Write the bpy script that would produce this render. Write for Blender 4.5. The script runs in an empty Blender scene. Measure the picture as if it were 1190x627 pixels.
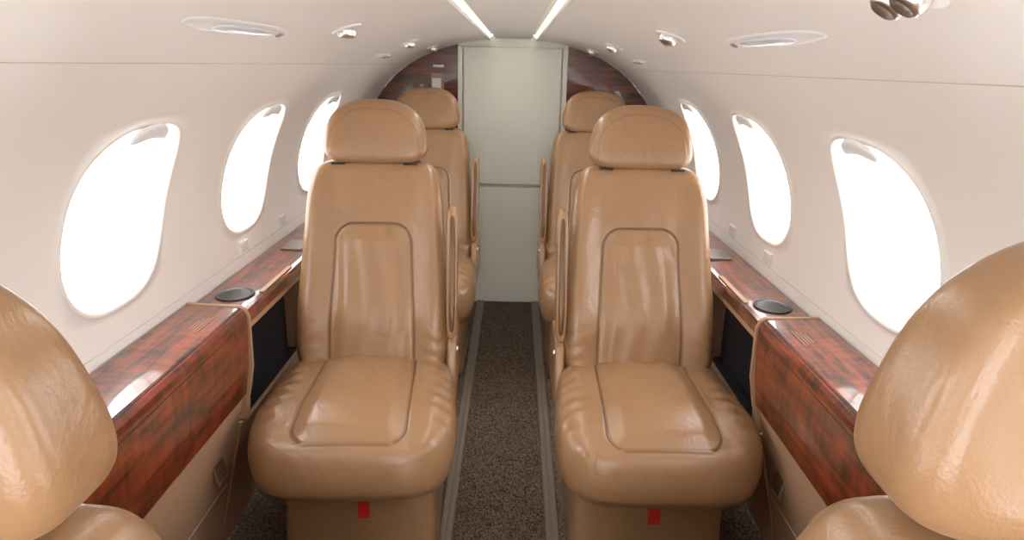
import bpy, math
from mathutils import Vector, Matrix

S = bpy.context.scene
S.view_settings.view_transform = 'Standard'
S.view_settings.look = 'None'

# ------------------------------------------------------------------ materials
def new_mat(name):
    m = bpy.data.materials.new(name); m.use_nodes = True
    nt = m.node_tree; b = nt.nodes['Principled BSDF']
    return m, nt, b

def N(nt, t, **kw):
    n = nt.nodes.new(t)
    for k, v in kw.items():
        setattr(n, k, v)
    return n

def simple(name, col, rough=0.5, metal=0.0, spec=0.5, coat=0.0, emis=None, estr=0.0, noise=0.0):
    m, nt, b = new_mat(name)
    b.inputs['Base Color'].default_value = (*col, 1)
    b.inputs['Roughness'].default_value = rough
    b.inputs['Metallic'].default_value = metal
    b.inputs['Specular IOR Level'].default_value = spec
    b.inputs['Coat Weight'].default_value = coat
    if emis:
        b.inputs['Emission Color'].default_value = (*emis, 1)
        b.inputs['Emission Strength'].default_value = estr
    if noise:
        tc = N(nt, 'ShaderNodeTexCoord'); nz = N(nt, 'ShaderNodeTexNoise')
        nz.inputs['Scale'].default_value = 220; nz.inputs['Detail'].default_value = 3
        bp = N(nt, 'ShaderNodeBump'); bp.inputs['Strength'].default_value = noise
        bp.inputs['Distance'].default_value = 0.001
        nt.links.new(tc.outputs['Object'], nz.inputs['Vector'])
        nt.links.new(nz.outputs['Fac'], bp.inputs['Height'])
        nt.links.new(bp.outputs['Normal'], b.inputs['Normal'])
    return m

def leather(name, c1, c2, rough=0.42, wr=.5):
    m, nt, b = new_mat(name)
    tc = N(nt, 'ShaderNodeTexCoord')
    n1 = N(nt, 'ShaderNodeTexNoise'); n1.inputs['Scale'].default_value = 7; n1.inputs['Detail'].default_value = 4
    mix = N(nt, 'ShaderNodeMix', data_type='RGBA')
    mix.inputs[6].default_value = (*c1, 1); mix.inputs[7].default_value = (*c2, 1)
    nt.links.new(tc.outputs['Object'], n1.inputs['Vector'])
    nt.links.new(n1.outputs['Fac'], mix.inputs[0])
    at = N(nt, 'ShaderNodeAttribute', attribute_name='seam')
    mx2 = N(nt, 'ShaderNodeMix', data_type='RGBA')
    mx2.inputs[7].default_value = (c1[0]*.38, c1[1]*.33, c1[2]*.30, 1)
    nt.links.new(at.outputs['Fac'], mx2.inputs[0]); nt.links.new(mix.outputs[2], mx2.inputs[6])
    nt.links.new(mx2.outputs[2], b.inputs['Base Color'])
    vo = N(nt, 'ShaderNodeTexVoronoi'); vo.inputs['Scale'].default_value = 420
    n2 = N(nt, 'ShaderNodeTexNoise'); n2.inputs['Scale'].default_value = 14; n2.inputs['Detail'].default_value = 5
    n2.inputs['Distortion'].default_value = 1.2
    nt.links.new(tc.outputs['Object'], vo.inputs['Vector']); nt.links.new(tc.outputs['Object'], n2.inputs['Vector'])
    b1 = N(nt, 'ShaderNodeBump'); b1.inputs['Strength'].default_value = 0.22; b1.inputs['Distance'].default_value = 0.0005
    b2 = N(nt, 'ShaderNodeBump'); b2.inputs['Strength'].default_value = wr; b2.inputs['Distance'].default_value = 0.006
    nt.links.new(vo.outputs['Distance'], b1.inputs['Height'])
    nt.links.new(n2.outputs['Fac'], b2.inputs['Height'])
    nt.links.new(b2.outputs['Normal'], b1.inputs['Normal'])
    nt.links.new(b1.outputs['Normal'], b.inputs['Normal'])
    b.inputs['Roughness'].default_value = rough
    b.inputs['Specular IOR Level'].default_value = 0.6
    return m

def wood(name, axis_scale, dark, light):
    m, nt, b = new_mat(name)
    tc = N(nt, 'ShaderNodeTexCoord'); mp = N(nt, 'ShaderNodeMapping')
    mp.inputs['Scale'].default_value = axis_scale
    nt.links.new(tc.outputs['Object'], mp.inputs['Vector'])
    n1 = N(nt, 'ShaderNodeTexNoise'); n1.inputs['Scale'].default_value = 1.0; n1.inputs['Detail'].default_value = 8
    n1.inputs['Distortion'].default_value = .5
    nt.links.new(mp.outputs['Vector'], n1.inputs['Vector'])
    # cross figure
    mp2 = N(nt, 'ShaderNodeMapping'); mp2.inputs['Scale'].default_value = tuple(s*k for s, k in zip(axis_scale, (.25, 8, .25)))
    nt.links.new(tc.outputs['Object'], mp2.inputs['Vector'])
    n2 = N(nt, 'ShaderNodeTexNoise'); n2.inputs['Scale'].default_value = 1.0; n2.inputs['Detail'].default_value = 3
    nt.links.new(mp2.outputs['Vector'], n2.inputs['Vector'])
    ma = N(nt, 'ShaderNodeMath', operation='MULTIPLY_ADD'); ma.inputs[1].default_value = 0.5
    nt.links.new(n2.outputs['Fac'], ma.inputs[0]); nt.links.new(n1.outputs['Fac'], ma.inputs[2])
    cr = N(nt, 'ShaderNodeValToRGB')
    e = cr.color_ramp.elements
    e[0].position = 0.58; e[0].color = (*dark, 1); e[1].position = 0.92; e[1].color = (*light, 1)
    nt.links.new(ma.outputs[0], cr.inputs['Fac']); nt.links.new(cr.outputs['Color'], b.inputs['Base Color'])
    b.inputs['Roughness'].default_value = 0.3
    b.inputs['Coat Weight'].default_value = 1.0; b.inputs['Coat Roughness'].default_value = 0.02
    b.inputs['Coat IOR'].default_value = 1.6
    return m

def carpet(name, c1, c2):
    m, nt, b = new_mat(name)
    tc = N(nt, 'ShaderNodeTexCoord')
    mp = N(nt, 'ShaderNodeMapping'); mp.inputs['Scale'].default_value = (1, 0.6, 1)
    nt.links.new(tc.outputs['Object'], mp.inputs['Vector'])
    n1 = N(nt, 'ShaderNodeTexNoise'); n1.inputs['Scale'].default_value = 230; n1.inputs['Detail'].default_value = 3
    nt.links.new(mp.outputs['Vector'], n1.inputs['Vector'])
    cr = N(nt, 'ShaderNodeValToRGB'); e = cr.color_ramp.elements
    e[0].position = .36; e[0].color = (*c1, 1); e[1].position = .66; e[1].color = (*c2, 1)
    nt.links.new(n1.outputs['Fac'], cr.inputs['Fac']); nt.links.new(cr.outputs['Color'], b.inputs['Base Color'])
    bp = N(nt, 'ShaderNodeBump'); bp.inputs['Strength'].default_value = .8; bp.inputs['Distance'].default_value = .004
    nt.links.new(n1.outputs['Fac'], bp.inputs['Height']); nt.links.new(bp.outputs['Normal'], b.inputs['Normal'])
    b.inputs['Roughness'].default_value = .95; b.inputs['Specular IOR Level'].default_value = .1
    return m

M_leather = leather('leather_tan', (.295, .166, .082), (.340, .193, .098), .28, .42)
M_panel = leather('leatherette_panel', (.44, .27, .165), (.48, .30, .185), .5, .1)
M_wood = wood('gloss_mahogany', (60, 6, 34), (.030, .0045, .002), (.30, .050, .018))
M_woodb = wood('gloss_mahogany_bulkhead', (9, 9, 70), (.026, .004, .0025), (.20, .034, .014))
M_wall = simple('wall_cream', (.86, .83, .785), .42, noise=.04)
M_ceil = simple('ceiling_white', (.82, .80, .75), .5)
M_door = simple('door_cream', (.86, .84, .74), .42)
M_seam = simple('panel_gap', (.55, .52, .48), .7)
M_carpet = carpet('carpet_brown', (.036, .025, .018), (.20, .150, .112))
M_carpet2 = carpet('carpet_side', (.06, .041, .029), (.28, .21, .16))
M_rail = simple('rail_grey_taupe', (.19, .15, .12), .45)
M_steel = simple('control_steel', (.24, .20, .17), .4, .5)
M_chrome = simple('chrome', (.88, .88, .88), .3, 1.0)
M_bronze = simple('bronze_trim', (.13, .066, .03), .3, .4)
M_dark = simple('dark_plastic', (.012, .012, .013), .3)
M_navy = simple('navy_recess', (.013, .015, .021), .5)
M_red = simple('red_tag', (.62, .02, .02), .6)
M_white = simple('white_plastic', (.82, .83, .84), .3)
M_lens = simple('lens_bluewhite', (.78, .84, .93), .12, coat=.6)
M_grey = simple('placard_grey', (.36, .24, .20), .45)
M_brass = simple('brass_line', (.42, .33, .22), .35, .5)
M_glow = simple('cove_glow', (1, 1, .95), .5, emis=(.97, 1.0, .84), estr=2.2)

mg, nt, b = new_mat('window_pane')
out = nt.nodes['Material Output']; nt.nodes.remove(b)
tr = N(nt, 'ShaderNodeBsdfTransparent'); gl = N(nt, 'ShaderNodeBsdfGlossy'); gl.inputs['Roughness'].default_value = .02
fr = N(nt, 'ShaderNodeMixShader'); fr.inputs[0].default_value = .05
nt.links.new(tr.outputs[0], fr.inputs[1]); nt.links.new(gl.outputs[0], fr.inputs[2]); nt.links.new(fr.outputs[0], out.inputs[0])
M_glass = mg

# ------------------------------------------------------------------ helpers
def link(o, parent=None):
    S.collection.objects.link(o)
    if parent: o.parent = parent
    return o

def mesh(name, v, f, mat, smooth=True, attr=None):
    me = bpy.data.meshes.new(name); me.from_pydata(v, [], f); me.validate(); 
    me.materials.append(mat)
    if smooth:
        me.polygons.foreach_set('use_smooth', [True]*len(me.polygons))
    if attr is not None:
        a = me.attributes.new('seam', 'FLOAT', 'POINT'); a.data.foreach_set('value', attr)
    me.update(); return me

def mobj(name, v, f, mat, parent=None, smooth=True, attr=None):
    return link(bpy.data.objects.new(name, mesh(name, v, f, mat, smooth, attr)), parent)

def empty(name, loc=(0, 0, 0), rz=0):
    e = bpy.data.objects.new(name, None); e.empty_display_size = .1
    e.location = loc; e.rotation_euler = (0, 0, rz); return link(e)

def puffy(name, h, n, res, fn, mat):
    """rounded box, half sizes h, roundness n, grid res; fn(x,y,z,u)->(x,y,z,seam)"""
    idx = {}; V = []; F = []; A = []
    rx, ry, rz = res
    def vert(i, j, k):
        key = (i, j, k)
        if key in idx: return idx[key]
        u = [2*i/rx-1, 2*j/ry-1, 2*k/rz-1]
        L = (abs(u[0])**n+abs(u[1])**n+abs(u[2])**n)**(1.0/n)
        u = [c/L for c in u]
        r = fn(u[0]*h[0], u[1]*h[1], u[2]*h[2], u)
        V.append(r[:3]); A.append(r[3] if len(r) > 3 else 0.0)
        idx[key] = len(V)-1; return idx[key]
    for i in range(rx):
        for j in range(ry):
            for k, fl in ((0, 1), (rz, 0)):
                q = [vert(i, j, k), vert(i+1, j, k), vert(i+1, j+1, k), vert(i, j+1, k)]
                F.append(q[::-1] if fl else q)
    for i in range(rx):
        for k in range(rz):
            for j, fl in ((0, 0), (ry, 1)):
                q = [vert(i, j, k), vert(i+1, j, k), vert(i+1, j, k+1), vert(i, j, k+1)]
                F.append(q[::-1] if fl else q)
    for j in range(ry):
        for k in range(rz):
            for i, fl in ((0, 1), (rx, 0)):
                q = [vert(i, j, k), vert(i, j+1, k), vert(i, j+1, k+1), vert(i, j, k+1)]
                F.append(q[::-1] if fl else q)
    return mesh(name, V, F, mat, True, A)

def rbox(name, c, h, mat, parent=None, bev=.004, seg=3, rot=None):
    me = bpy.data.meshes.new(name)
    V = [(sx*h[0], sy*h[1], sz*h[2]) for sx in (-1, 1) for sy in (-1, 1) for sz in (-1, 1)]
    F = [(0, 1, 3, 2), (4, 6, 7, 5), (0, 4, 5, 1), (2, 3, 7, 6), (0, 2, 6, 4), (1, 5, 7, 3)]
    me.from_pydata(V, [], F); me.materials.append(mat)
    import bmesh
    bm = bmesh.new(); bm.from_mesh(me)
    bmesh.ops.recalc_face_normals(bm, faces=bm.faces)
    if bev > 0:
        bmesh.ops.bevel(bm, geom=bm.edges[:]+bm.verts[:], offset=bev, segments=seg, affect='EDGES', profile=.5)
    bm.to_mesh(me); bm.free()
    o = link(bpy.data.objects.new(name, me), parent); o.location = c
    if rot: o.rotation_euler = rot
    return o

def tube(name, pts, r, mat, parent=None, cyc=False, res=3):
    cu = bpy.data.curves.new(name, 'CURVE'); cu.dimensions = '3D'; cu.bevel_depth = r; cu.bevel_resolution = res
    sp = cu.splines.new('POLY'); sp.points.add(len(pts)-1)
    for p, q in zip(sp.points, pts): p.co = (*q, 1)
    sp.use_cyclic_u = cyc
    cu.materials.append(mat)
    return link(bpy.data.objects.new(name, cu), parent)

def lathe(name, prof, mat, seg=32, parent=None, mtx=None, smooth=True):
    V = []; F = []
    for r, z in prof:
        for i in range(seg):
            a = 2*math.pi*i/seg; V.append((r*math.cos(a), r*math.sin(a), z))
    for j in range(len(prof)-1):
        for i in range(seg):
            F.append((j*seg+i, j*seg+(i+1) % seg, (j+1)*seg+(i+1) % seg, (j+1)*seg+i))
    o = mobj(name, V, F, mat, parent, smooth)
    if mtx: o.matrix_local = mtx
    return o

def ss(a, b, x):
    t = max(0, min(1, (x-a)/(b-a))); return t*t*(3-2*t)

def sdrb(x, y, hx, hy, r):
    qx = abs(x)-hx+r; qy = abs(y)-hy+r
    return math.hypot(max(qx, 0), max(qy, 0))+min(max(qx, qy), 0)-r

# ------------------------------------------------------------------ fuselage profile
A_, HC, B_, NE = .785, .80, .625, 2.3
def prof_h(x):
    return HC+B_*(1-(abs(x)/A_)**NE)**(1/NE)
pts = [(.775, .60), (.781, .70)]
for i in range(401):
    t = math.pi/2*i/400
    x = A_*math.cos(t)**(2/NE); h = HC+B_*math.sin(t)**(2/NE)
    if x < .12: break
    pts.append((x, h))
pts.append((.12, prof_h(.12)))
acc = [0]
for a, c in zip(pts, pts[1:]): acc.append(acc[-1]+math.hypot(a[0]-c[0], a[1]-c[1]))
SL = acc[-1]
import bisect
def P(s):
    s = max(0, min(SL, s)); i = min(max(bisect.bisect_right(acc, s)-1, 0), len(pts)-2)
    L = acc[i+1]-acc[i]; t = (s-acc[i])/L if L > 1e-9 else 0
    return (pts[i][0]+(pts[i+1][0]-pts[i][0])*t, pts[i][1]+(pts[i+1][1]-pts[i][1])*t)
def Nrm(s):
    a = P(s-.01); c = P(s+.01); dx = c[0]-a[0]; dh = c[1]-a[1]; L = math.hypot(dx, dh)
    return (dh/L, -dx/L)   # outward
def s_of_h(h):
    lo, hi = 0, SL
    for _ in range(50):
        m = (lo+hi)/2
        if P(m)[1] < h: lo = m
        else: hi = m
    return lo

Y0, Y1 = -1.4, 3.74
sb, st = s_of_h(.815), s_of_h(1.175)
sc = (sb+st)/2; hs = (st-sb)/2; hw = .180
WN = 2.75
bs0, bs1 = sb-.045, st+.05
wy = [1.33+.685*k for k in range(-3, 3)]
def sw(y, s, sgn, off=0):
    x, h = P(s); n = Nrm(s) if off else (0, 0)
    return (sgn*(x+n[0]*off), y, h+n[1]*off)

def build_wall(name, sgn):
    V = []; F = []; ix = {}
    def add(p):
        k = (round(p[0], 5), round(p[1], 5), round(p[2], 5))
        if k not in ix: ix[k] = len(V); V.append(p)
        return ix[k]
    K = 20
    cells = []; y = Y0
    for c in wy:
        c0 = c-.225; c1 = min(c+.225, Y1)
        if c0 > y: cells.append((y, c0, None))
        cells.append((c0, c1, c)); y = c1
    if y < Y1: cells.append((y, Y1, None))
    def grid(y0, y1, s0, s1, m):
        for i in range(K):
            for j in range(m):
                q = [(y0+(y1-y0)*a/K, s0+(s1-s0)*b_/m) for a, b_ in ((i, j), (i+1, j), (i+1, j+1), (i, j+1))]
                F.append([add(sw(*p, sgn)) for p in q])
    for y0, y1, c in cells:
        grid(y0, y1, 0, bs0, 8); grid(y0, y1, bs1, SL, 24)
        if c is None: grid(y0, y1, bs0, bs1, K); continue
        bd = []
        for i in range(K): bd.append((y0+(y1-y0)*i/K, bs0))
        for i in range(K): bd.append((y1, bs0+(bs1-bs0)*i/K))
        for i in range(K): bd.append((y1-(y1-y0)*i/K, bs1))
        for i in range(K): bd.append((y0, bs1-(bs1-bs0)*i/K))
        def hole(p, k):
            dy = p[0]-c; ds = p[1]-sc
            L = (abs(dy/hw)**WN+abs(ds/hs)**WN)**(1/WN)
            return (c+dy/L*k, sc+ds/L*k)
        rings = [[add(sw(*p, sgn)) for p in bd]]
        for t in (.33, .66, 1.0):
            rings.append([add(sw(p[0]+(hole(p, 1.07)[0]-p[0])*t, p[1]+(hole(p, 1.07)[1]-p[1])*t, sgn)) for p in bd])
        for k, off in ((1.065, -.003), (1.05, -.005), (1.02, -.005), (1.005, -.002), (.99, .006), (.972, .034), (.962, .036), (.95, .036), (.945, .040), (.94, .070), (.93, .073), (.925, .080)):
            rings.append([add(sw(*hole(p, k), sgn, off)) for p in bd])
        n = len(bd)
        for r0, r1 in zip(rings, rings[1:]):
            for i in range(n):
                F.append([r0[i], r0[(i+1) % n], r1[(i+1) % n], r1[i]])
    return mobj(name, V, F, M_wall)

for nm, sg in (('wall_left', -1), ('wall_right', 1)):
    w = build_wall(nm, sg)
    # panel gap line
    s1 = s_of_h(1.29)
    tube('panel_gap', [sw(y, s1, sg, 0) for y in (Y0, Y1)], .0008, M_seam, w)
    tube('panel_gap_lower', [sw(y, s_of_h(.74), sg, 0) for y in (Y0, Y1)], .001, M_seam, w)

# window panes + pull tabs
wn = 1
for sg in (-1, 1):
    for c in wy[:]:
        V = [sw(c, sc, sg, .076)]; F = []
        for i in range(48):
            a = 2*math.pi*i/48; dy = math.cos(a); ds = math.sin(a)
            L = (abs(dy/hw)**WN+abs(ds/hs)**WN)**(1/WN)
            V.append(sw(c+dy/L*.935, sc+ds/L*.935, sg, .076))
        for i in range(48): F.append((0, 1+i, 1+(i+1) % 48))
        w = mobj('window_%d' % wn, V, F, M_glass); wn += 1
        # shade pull handle at the top of the reveal
        def hf(x, y, z, u):
            return sw(c+y, sc+hs*.95+z-4*y*y, sg, -.004+x)
        me = puffy('shade_pull', (.009, .066, .018), 3.2, (6, 16, 10), hf, M_white)
        link(bpy.data.objects.new('shade_pull', me), w)

# ceiling centre recess
ce = prof_h(.12)
V = []; F = []
cp = [(-.12, ce), (-.118, ce+.020), (-.110, ce+.026), (-.09, ce+.028), (.09, ce+.028), (.110, ce+.026), (.118, ce+.020), (.12, ce)]
for x, z in cp: V += [(x, Y0, z), (x, Y1, z)]
for i in range(len(cp)-1): F.append((2*i, 2*i+1, 2*i+3, 2*i+2))
ceil = mobj('ceiling', V, F, M_ceil, smooth=False)
for sg in (-1, 1):
    tube('cove_lip', [(sg*.121, Y0, ce-.001), (sg*.121, Y1, ce-.001)], .004, M_ceil, ceil)
for sg in (-1, 1):
    V = [(sg*.1185, Y0+.02, ce+.008), (sg*.1185, Y1-.02, ce+.008), (sg*.112, Y1-.02, ce+.022), (sg*.112, Y0+.02, ce+.022)]
    mobj('cove_light_strip', V, [(0, 1, 2, 3)], M_glow, ceil, False)
rbox('ceiling_panel', (0, 1.2, ce+.010), (.092, 2.53, .005), M_ceil, ceil, .003)

# floor
floor = rbox('floor', (0, (Y0+Y1)/2, -.02), (.80, (Y1-Y0)/2+.02, .02), M_carpet2, None, 0)
ac = rbox('aisle_carpet', (0, 0, .021), (.136, (Y1-Y0)/2, .002), M_carpet, floor, 0)

# ------------------------------------------------------------------ bulkheads
def bpanel(name, x0, x1, y, z0, mat, parent=None, th=.02, n=24, inset=0.0, ztop=None):
    V = []; F = []
    for i in range(n+1):
        x = x0+(x1-x0)*i/n
        zt = (prof_h(min(abs(x), A_-.0005)) if abs(x) > .12 else ce+.026)-inset
        if abs(x) > .772: zt = min(zt, .95)
        if ztop: zt = min(zt, ztop)
        V += [(x, y, z0), (x, y, zt), (x, y+th, z0), (x, y+th, zt)]
    for i in range(n):
        a = 4*i; F += [(a, a+4, a+5, a+1), (a+1, a+5, a+7, a+3), (a+2, a+3, a+7, a+6)]
    F += [(0, 1, 3, 2), (4*n, 4*n+2, 4*n+3, 4*n+1)]
    return mobj(name, V, F, mat, parent, False)
bk = bpanel('wall_aft', -.78, .78, Y1, 0, M_door, n=60)
for sg in (-1, 1):
    wp = bpanel('bulkhead_wood_panel', sg*.285, sg*.765, Y1-.02, .40, M_woodb, bk, .019, 30, .004)
    rbox('bulkhead_post', (sg*.272, Y1-.018, .695), (.012, .017, .69), M_door, bk, .003)
d = rbox('door_1', (0, Y1-.012, 1.03), (.255, .012, .355), M_door, None, .006)
rbox('door_lower_leaf', (0, 0, -.6975), (.255, .012, .332), M_door, d, .006)
rbox('door_rail', (0, -.01, -.36), (.255, .006, .0035), M_brass, d, .001)
rbox('mirror_placard', (-.39, Y1-.024, 1.20), (.034, .004, .05), M_grey, bk, .003)
rbox('placard_card', (-.395, Y1-.030, 1.19), (.024, .003, .034), M_white, bk, .002)
rbox('placard_small', (-.385, Y1-.024, 1.285), (.028, .003, .006), M_white, bk, .001)
wf = bpanel('wall_forward', -.78, -.30, Y0, 0, M_door)
bpanel('forward_partition', .30, .78, Y0, 0, M_door, wf)

# ------------------------------------------------------------------ side ledges
def loftx(name, prof, y0, y1, mat, parent, sg, smooth=False, ny=1, closed=True):
    V = []; F = []; n = len(prof)
    for j in range(ny+1):
        y = y0+(y1-y0)*j/ny
        for x, z in prof: V.append((sg*x, y, z))
    for j in range(ny):
        for i in range(n if closed else n-1):
            a = j*n+i; c = j*n+(i+1) % n; F.append((a, c, c+n, a+n))
    if closed:
        F.append(tuple(range(n))); F.append(tuple(range(ny*n, ny*n+n)))
    return mobj(name, V, F, mat, parent, smooth)

fl_e = empty('seat_track')
for sg in (-1, 1):
    loftx('rail', [(.134, 0), (.135, .010), (.139, .012), (.149, .012), (.149, .007), (.154, .007), (.154, .012), (.170, .012), (.174, .009), (.175, 0)],
          Y0+.01, Y1-.03, M_rail, fl_e, sg)

YE = 1.585
for sg, nm in ((-1, 'left'), (1, 'right')):
    L = empty('side_ledge')
    loftx('lower_panel_fore', [(.655, .49), (.765, .002), (.775, .002), (.77, .49)], Y0+.03, YE, M_panel, L, sg)
    loftx('lower_panel_aft', [(.668, .40), (.765, .002), (.775, .002), (.77, .40)], YE, Y1-.03, M_panel, L, sg)
    pr = [(.648, .485), (.636, .56), (.630, .64), (.629, .690), (.631, .702), (.637, .711), (.647, .716), (.70, .718), (.776, .72), (.776, .485)]
    loftx('cabinet_wood', pr, .10, YE, M_wood, L, sg)
    pr2 = [(.642, .475), (.626, .56), (.624, .692), (.632, .712), (.645, .7195), (.776, .722), (.776, .475)]
    loftx('cabinet_end_frame', pr2, YE, YE+.010, M_panel, L, sg)
    yy0, yy1 = .62, 1.52
    def fx(z):
        return .648-(.648-.629)*min(1, (z-.485)/.18) - .0004
    loop = [(sg*fx(z), y, z) for y, z in ((yy0, .52), (yy1-.02, .52), (yy1, .54), (yy1, .66), (yy1-.02, .68), (yy0, .68))]
    tube('cabinet_door_gap', loop, .0006, M_dark, L, True)
    tube('cabinet_lid_gap', [(sg*.642, .12, .7143), (sg*.642, YE-.01, .7143)], .0010, M_dark, L)
    for k in range(4):
        rbox('placard_line', (sg*(.675+k*.008), 1.46, .7182), (.0014, .05-.008*k, .0005), M_grey, L, 0)
    rbox('lower_panel_gap', (sg*.712, .9, .235), (.0012, .66, .0012), M_seam, L, 0)
    pr = [(.640, .660), (.633, .668), (.632, .695), (.636, .702), (.648, .704), (.776, .706), (.776, .66)]
    loftx('aft_ledge_wood', pr, YE+.010, Y1-.03, M_wood, L, sg)
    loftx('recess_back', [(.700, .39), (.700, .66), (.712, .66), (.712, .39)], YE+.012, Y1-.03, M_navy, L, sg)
    for a, c in ((YE+.012, YE+.040), (2.06, 2.40), (2.75, 3.10), (3.40, Y1-.03)):
        loftx('recess_post', [(.640, .655), (.660, .40), (.700, .40), (.700, .655)], a, c, M_panel, L, sg)
    loftx('recess_header', [(.640, .660), (.641, .645), (.700, .645), (.700, .660)], YE+.012, Y1-.03, M_panel, L, sg)
    loftx('recess_sill', [(.657, .405), (.670, .385), (.745, .385), (.745, .405)], YE+.012, Y1-.03, M_panel, L, sg)
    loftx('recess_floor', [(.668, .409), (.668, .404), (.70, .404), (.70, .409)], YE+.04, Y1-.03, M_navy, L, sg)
    # vent in lower panel
    vx = .655+(.49-.34)*.2254
    vr = -sg*math.atan2(.11, .488)
    rbox('floor_vent', (sg*(vx-.003), 1.47, .34), (.003, .026, .036), M_brass, L, .001, rot=(0, -vr, 0))
    for k in range(6):
        rbox('vent_slat', (sg*(vx-.006), 1.47-.020+k*.008, .34), (.0015, .002, .028), M_bronze, L, .0004, rot=(0, -vr, 0))
    for yc in (1.71, 2.95):
        cx = sg*.706
        m = Matrix.Translation((cx, yc, .7045)) @ Matrix.Diagonal((1.05, 1.2, 1, 1))
        lathe('cup_holder_rim', [(.045, .0), (.0462, .002), (.045, .0040), (.0425, .0042), (.041, .002)], M_dark, 36, L, m)
        lathe('cup_holder_well', [(.042, .004), (.038, .0022), (.034, .0018), (.0001, .0018)], M_dark, 36, L, m)
    rbox('control_panel', (sg*.70, 2.22, .7085), (.035, .06, .004), M_steel, L, .002)
    rbox('ledge_tray', (sg*.647, 1.86, .7055), (.007, .12, .0018), M_panel, L, .001)
    for yc in (2.33, 1.98, 2.95):
        x, h = P(s_of_h(.765))
        v = rbox('wall_vent', (sg*(x-.003), yc, .765), (.004, .030, .018), M_white, L, .002)
        for k in range(4):
            rbox('louvre', (sg*(x-.007), yc, .754+k*.0075), (.0010, .024, .0015), M_seam, L, .0004)

# ------------------------------------------------------------------ overhead fittings
def frame_at(sg, s, y, off=0):
    x, h = P(s); n = Nrm(s)
    zax = Vector((-sg*n[0], 0, -n[1])); yax = Vector((0, 1, 0)); xax = yax.cross(zax)
    m = Matrix((xax, yax, zax)).transposed().to_4x4(); m.translation = Vector((sg*x, y, h))+zax*off
    return m
def s_of_x(xq):
    lo, hi = s_of_h(.85), SL
    for _ in range(50):
        m = (lo+hi)/2
        if P(m)[0] > xq: lo = m
        else: hi = m
    return lo
for sg in (-1, 1):
    for yc in ((.60 if sg < 0 else .675), 1.68, 2.66, 3.4):
        g = empty('gasper_vent'); g.matrix_world = frame_at(sg, s_of_x(.375), yc)
        lathe('bezel', [(.036, -.001), (.036, .003), (.030, .005), (.001, .005)], M_white, 28, g)
        for dy in (-.017, .017):
            lathe('nozzle', [(.0165, .004), (.018, .010), (.0165, .018), (.012, .022), (.009, .015), (.0001, .015)], M_chrome, 20, g, Matrix.Translation((0, dy, 0)) @ Matrix.Rotation(.3, 4, 'Y'))
        lathe('knob', [(.004, .004), (.005, .012), (.0001, .014)], M_chrome, 12, g, Matrix.Translation((.018, 0, 0)))
    for yc in (1.21, 2.75):
        g = empty('reading_light'); g.matrix_world = frame_at(sg, s_of_x(.435 if yc < 2 else .49), yc, .0)
        k = 1 if yc < 2 else .62
        me = puffy('housing', (.022*k, .225*k, .006), 2.6, (10, 30, 4), lambda x, y, z, u: (x, y, z), M_white)
        link(bpy.data.objects.new('housing', me), g)
        me = puffy('lens', (.013*k, .13*k, .004), 2.6, (8, 24, 4), lambda x, y, z, u: (x, y, z+.005), M_lens)
        link(bpy.data.objects.new('lens', me), g)
        rbox('switch', (0, .17*k, .005), (.006, .008, .003), M_grey, g, .001)

# ------------------------------------------------------------------ seats
RC = .30
def rec(z): return (z-.45)*RC if z > .40 else -.015
def f_back(x, y, z, u):
    zn = (z+.305)/.61            # 0..1
    zz = .713+z
    w = 1.0-.14*ss(0, 1, zn)
    X = x*w
    front = ss(.2, .9, -u[1])
    sd = sdrb(X, zz-.49, .122-.012*ss(.5, .85, zz), .355, .055)
    g = math.exp(-(sd/.0028)**2)
    pb = .010*ss(0, -.05, sd)                      # puffed panel
    bol = .018*ss(.10, .19, abs(X))*(1-ss(.19, .235, abs(X))*.6)
    lum = .016*math.exp(-((zz-.60)/.10)**2)
    edge = sdrb(X, z, .225*w-.012, .30, .05)
    g2 = math.exp(-(edge/.0030)**2)*.6
    Y = y*(1.0-.28*zn) - front*(pb+bol+lum - .006*g - .004*g2)
    Y += .150+rec(zz)
    cr = .0012*math.sin(X*95+math.sin(zz*17)*1.4)*ss(0, -.03, sd)*front
    # pull folds running off the side bolsters near the seat crease
    cr += .0016*math.sin(zz*150+abs(X)*60)*ss(.13, .20, abs(X))*(1-ss(.5, .62, zz))*front
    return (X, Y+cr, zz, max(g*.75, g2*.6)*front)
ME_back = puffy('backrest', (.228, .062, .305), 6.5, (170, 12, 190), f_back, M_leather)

CY = .255
def f_cush(x, y, z, u):
    yn = (y+CY)/(2*CY)            # 0 front .. 1 rear
    zn = (z+.10)/.20
    w = 1-.08*ss(.3, 1, yn)
    w *= 1-.09*(1-ss(0, .75, zn))**1.5
    X = x*w
    top = ss(.35, .9, u[2]); fr = ss(.3, .95, -u[1])
    sd = sdrb(X, (y+CY)-.026-.40, .126+.014*(1-yn), .40, .05)
    g = math.exp(-(sd/.0030)**2)*ss(.10, .5, u[2])
    Z = z + .012*top*(1-(x/.25)**2) + top*(.010*ss(0, -.05, sd)) + .012*top*ss(.14, .2, abs(X))
    Z += -.006*g
    Z -= .020*(1-ss(0, .35, yn))*ss(.2, 1, zn)
    Yy = y - .018*fr*math.exp(-((zn-.45)/.4)**2)
    Yy += .030*(1-ss(0, .35, zn))*fr*.8
    Yy += .022*(x/.25)**4*fr
    # soft folds in the seat leather
    Z += top*.0022*math.sin(X*70+y*25)*math.exp(-((yn-.80)/.2)**2)
    Z += top*.0014*math.sin(y*110+abs(X)*40)*ss(.14, .2, abs(X))
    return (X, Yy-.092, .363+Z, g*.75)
ME_cush = puffy('seat_cushion', (.256, CY, .102), 5.4, (160, 160, 36), f_cush, M_leather)

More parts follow.
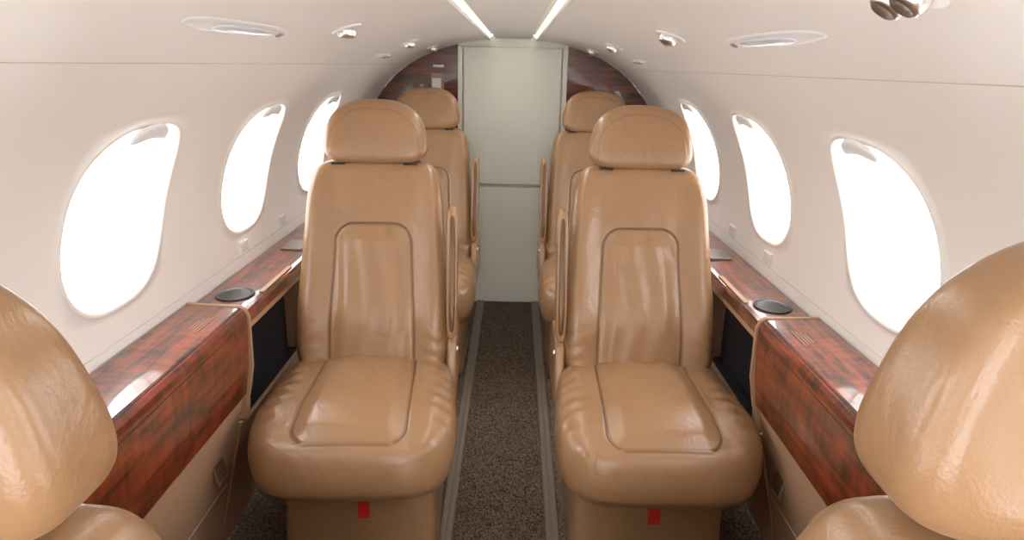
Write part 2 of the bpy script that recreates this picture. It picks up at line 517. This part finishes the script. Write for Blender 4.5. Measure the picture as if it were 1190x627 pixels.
def f_head(x, y, z, u):
    zn = max(0.0, min(1.0, (z+.092)/.184))
    w = 1-.20*zn**1.8
    X = x*w
    Z = z-.022*(abs(x)/.158)**2.2*ss(.2, 1, zn)
    zz = 1.101+Z
    front = -u[1]
    Y = y*(1-.35*zn)+.155+rec(1.02)+(zz-1.02)*.12
    Y += -.012*(X/.15)**2*ss(0, 1, front)
    e = sdrb(X, z+.1, .152*w-.018, .168, .07)
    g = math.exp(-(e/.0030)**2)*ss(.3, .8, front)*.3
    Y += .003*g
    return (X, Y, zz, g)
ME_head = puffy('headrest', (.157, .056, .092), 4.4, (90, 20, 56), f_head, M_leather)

def f_base(x, y, z, u):
    return (x*(1-.03*(u[2])), y-.0, .132+z, 0)
ME_base = puffy('seat_base', (.200, .20, .13), 14, (30, 30, 16), f_base, M_leather)
def f_arm(x, y, z, u):
    zz = .725+z
    return (x, y*(1-.25*ss(.5, 1, abs(u[2])))+.085+(zz-.55)*.30, zz, 0)
ME_arm = puffy('armrest', (.016, .034, .180), 5, (8, 12, 40), f_arm, M_leather)
ME_armt = puffy('armrest_trim', (.0105, .0385, .170), 5, (6, 12, 40), f_arm, M_bronze)
ME_side = puffy('arm_console', (.016, .13, .10), 6, (8, 30, 20), lambda x, y, z, u: (x, y*(1-.25*u[2])+.20, .44+z, 0), M_leather)

def seat(x, y, rz, aisle, stow=0, dz=0, sx_=1, hz=1):
    e = empty('aircraft_seat', (x, y, 0), rz)
    for me in (ME_back, ME_cush, ME_head, ME_base):
        o = link(bpy.data.objects.new(me.name, me), e)
        if me is ME_back: o.location.z = dz-.012*(sx_ != 1); o.scale = (sx_, 1, 1)
        if me is ME_head: o.location.z = dz-1.01*(hz-1); o.scale = (1, 1, hz)
    for me, dx in ((ME_arm, .233), (ME_armt, .233), (ME_side, .232)):
        o = link(bpy.data.objects.new(me.name, me), e); o.location = (aisle*dx, 0, stow if me is not ME_side else stow*.3)
    for sx in (-1, 1):
        tube('headrest_post', [(sx*.06, .318, .98+dz), (sx*.06, .328, 1.04+dz)], .008, M_dark, e)
        if not stow: tube('headrest_strap', [(sx*.085, .272, 1.012+dz), (sx*.125, .274, 1.012+dz)], .003, M_dark, e)
    rbox('base_lip', (0, -.203, .245), (.188, .006, .012), M_leather, e, .004)
    rbox('life_vest_tag', (.012, -.2035, .195), (.015, .002, .045), M_red, e, .0008)
    rbox('base_panel_gap', (0, -.2005, .06), (.18, .0012, .0012), M_seam, e, 0)
    lathe('recline_button', [(.009, 0), (.009, .004), (.0001, .005)], M_chrome, 16, e,
          Matrix.Translation((aisle*.246, .10, .50)) @ Matrix.Rotation(aisle*math.pi/2, 4, 'Y'))
    return e
seat(-.377, 1.75, math.radians(3.0), 1)
seat(.395, 1.75, 0, -1)
seat(-.385, 2.90, 0, 1)
seat(.386, 2.90, 0, -1)
seat(-.410, .73, math.pi, -1, -.2, -.022, .80, 1.10)
seat(.414, .73, math.pi, 1, -.2, .001, .83, 1.14)

# ------------------------------------------------------------------ light
W = bpy.data.worlds.new('overcast_sky'); S.world = W; W.use_nodes = True
bg = W.node_tree.nodes['Background']; bg.inputs[0].default_value = (.97, .98, 1.0, 1); bg.inputs[1].default_value = 8.6
def area(name, loc, rot, sx, sy, power, col=(1, .95, .88)):
    l = bpy.data.lights.new(name, 'AREA'); l.shape = 'RECTANGLE'; l.size = sx; l.size_y = sy; l.energy = power; l.color = col
    o = link(bpy.data.objects.new(name, l)); o.location = loc; o.rotation_euler = rot; return o
area('fill_light_fore', (0, -.6, ce-.002), (0, 0, 0), .15, .9, 4)  # unseen fill light added behind the camera, not a cabin fitting
area('fill_light_aft', (0, 2.2, ce+.003), (0, 0, 0), .05, 2.6, 5)  # added fill under the centre panel, brightens the cabin beyond the cove strips

# ------------------------------------------------------------------ camera
cam = bpy.data.cameras.new('camera'); cam.sensor_width = 36; cam.sensor_fit = 'HORIZONTAL'
cam.lens = 800/1190*36; cam.clip_start = .02
co = link(bpy.data.objects.new('camera', cam))
p = math.radians(16.6)
co.matrix_world = Matrix.Translation((.02, 0, 1.30)) @ Matrix.Rotation(math.pi/2-p, 4, 'X') @ Matrix.Rotation(math.radians(1.3), 4, 'Z')
S.camera = co
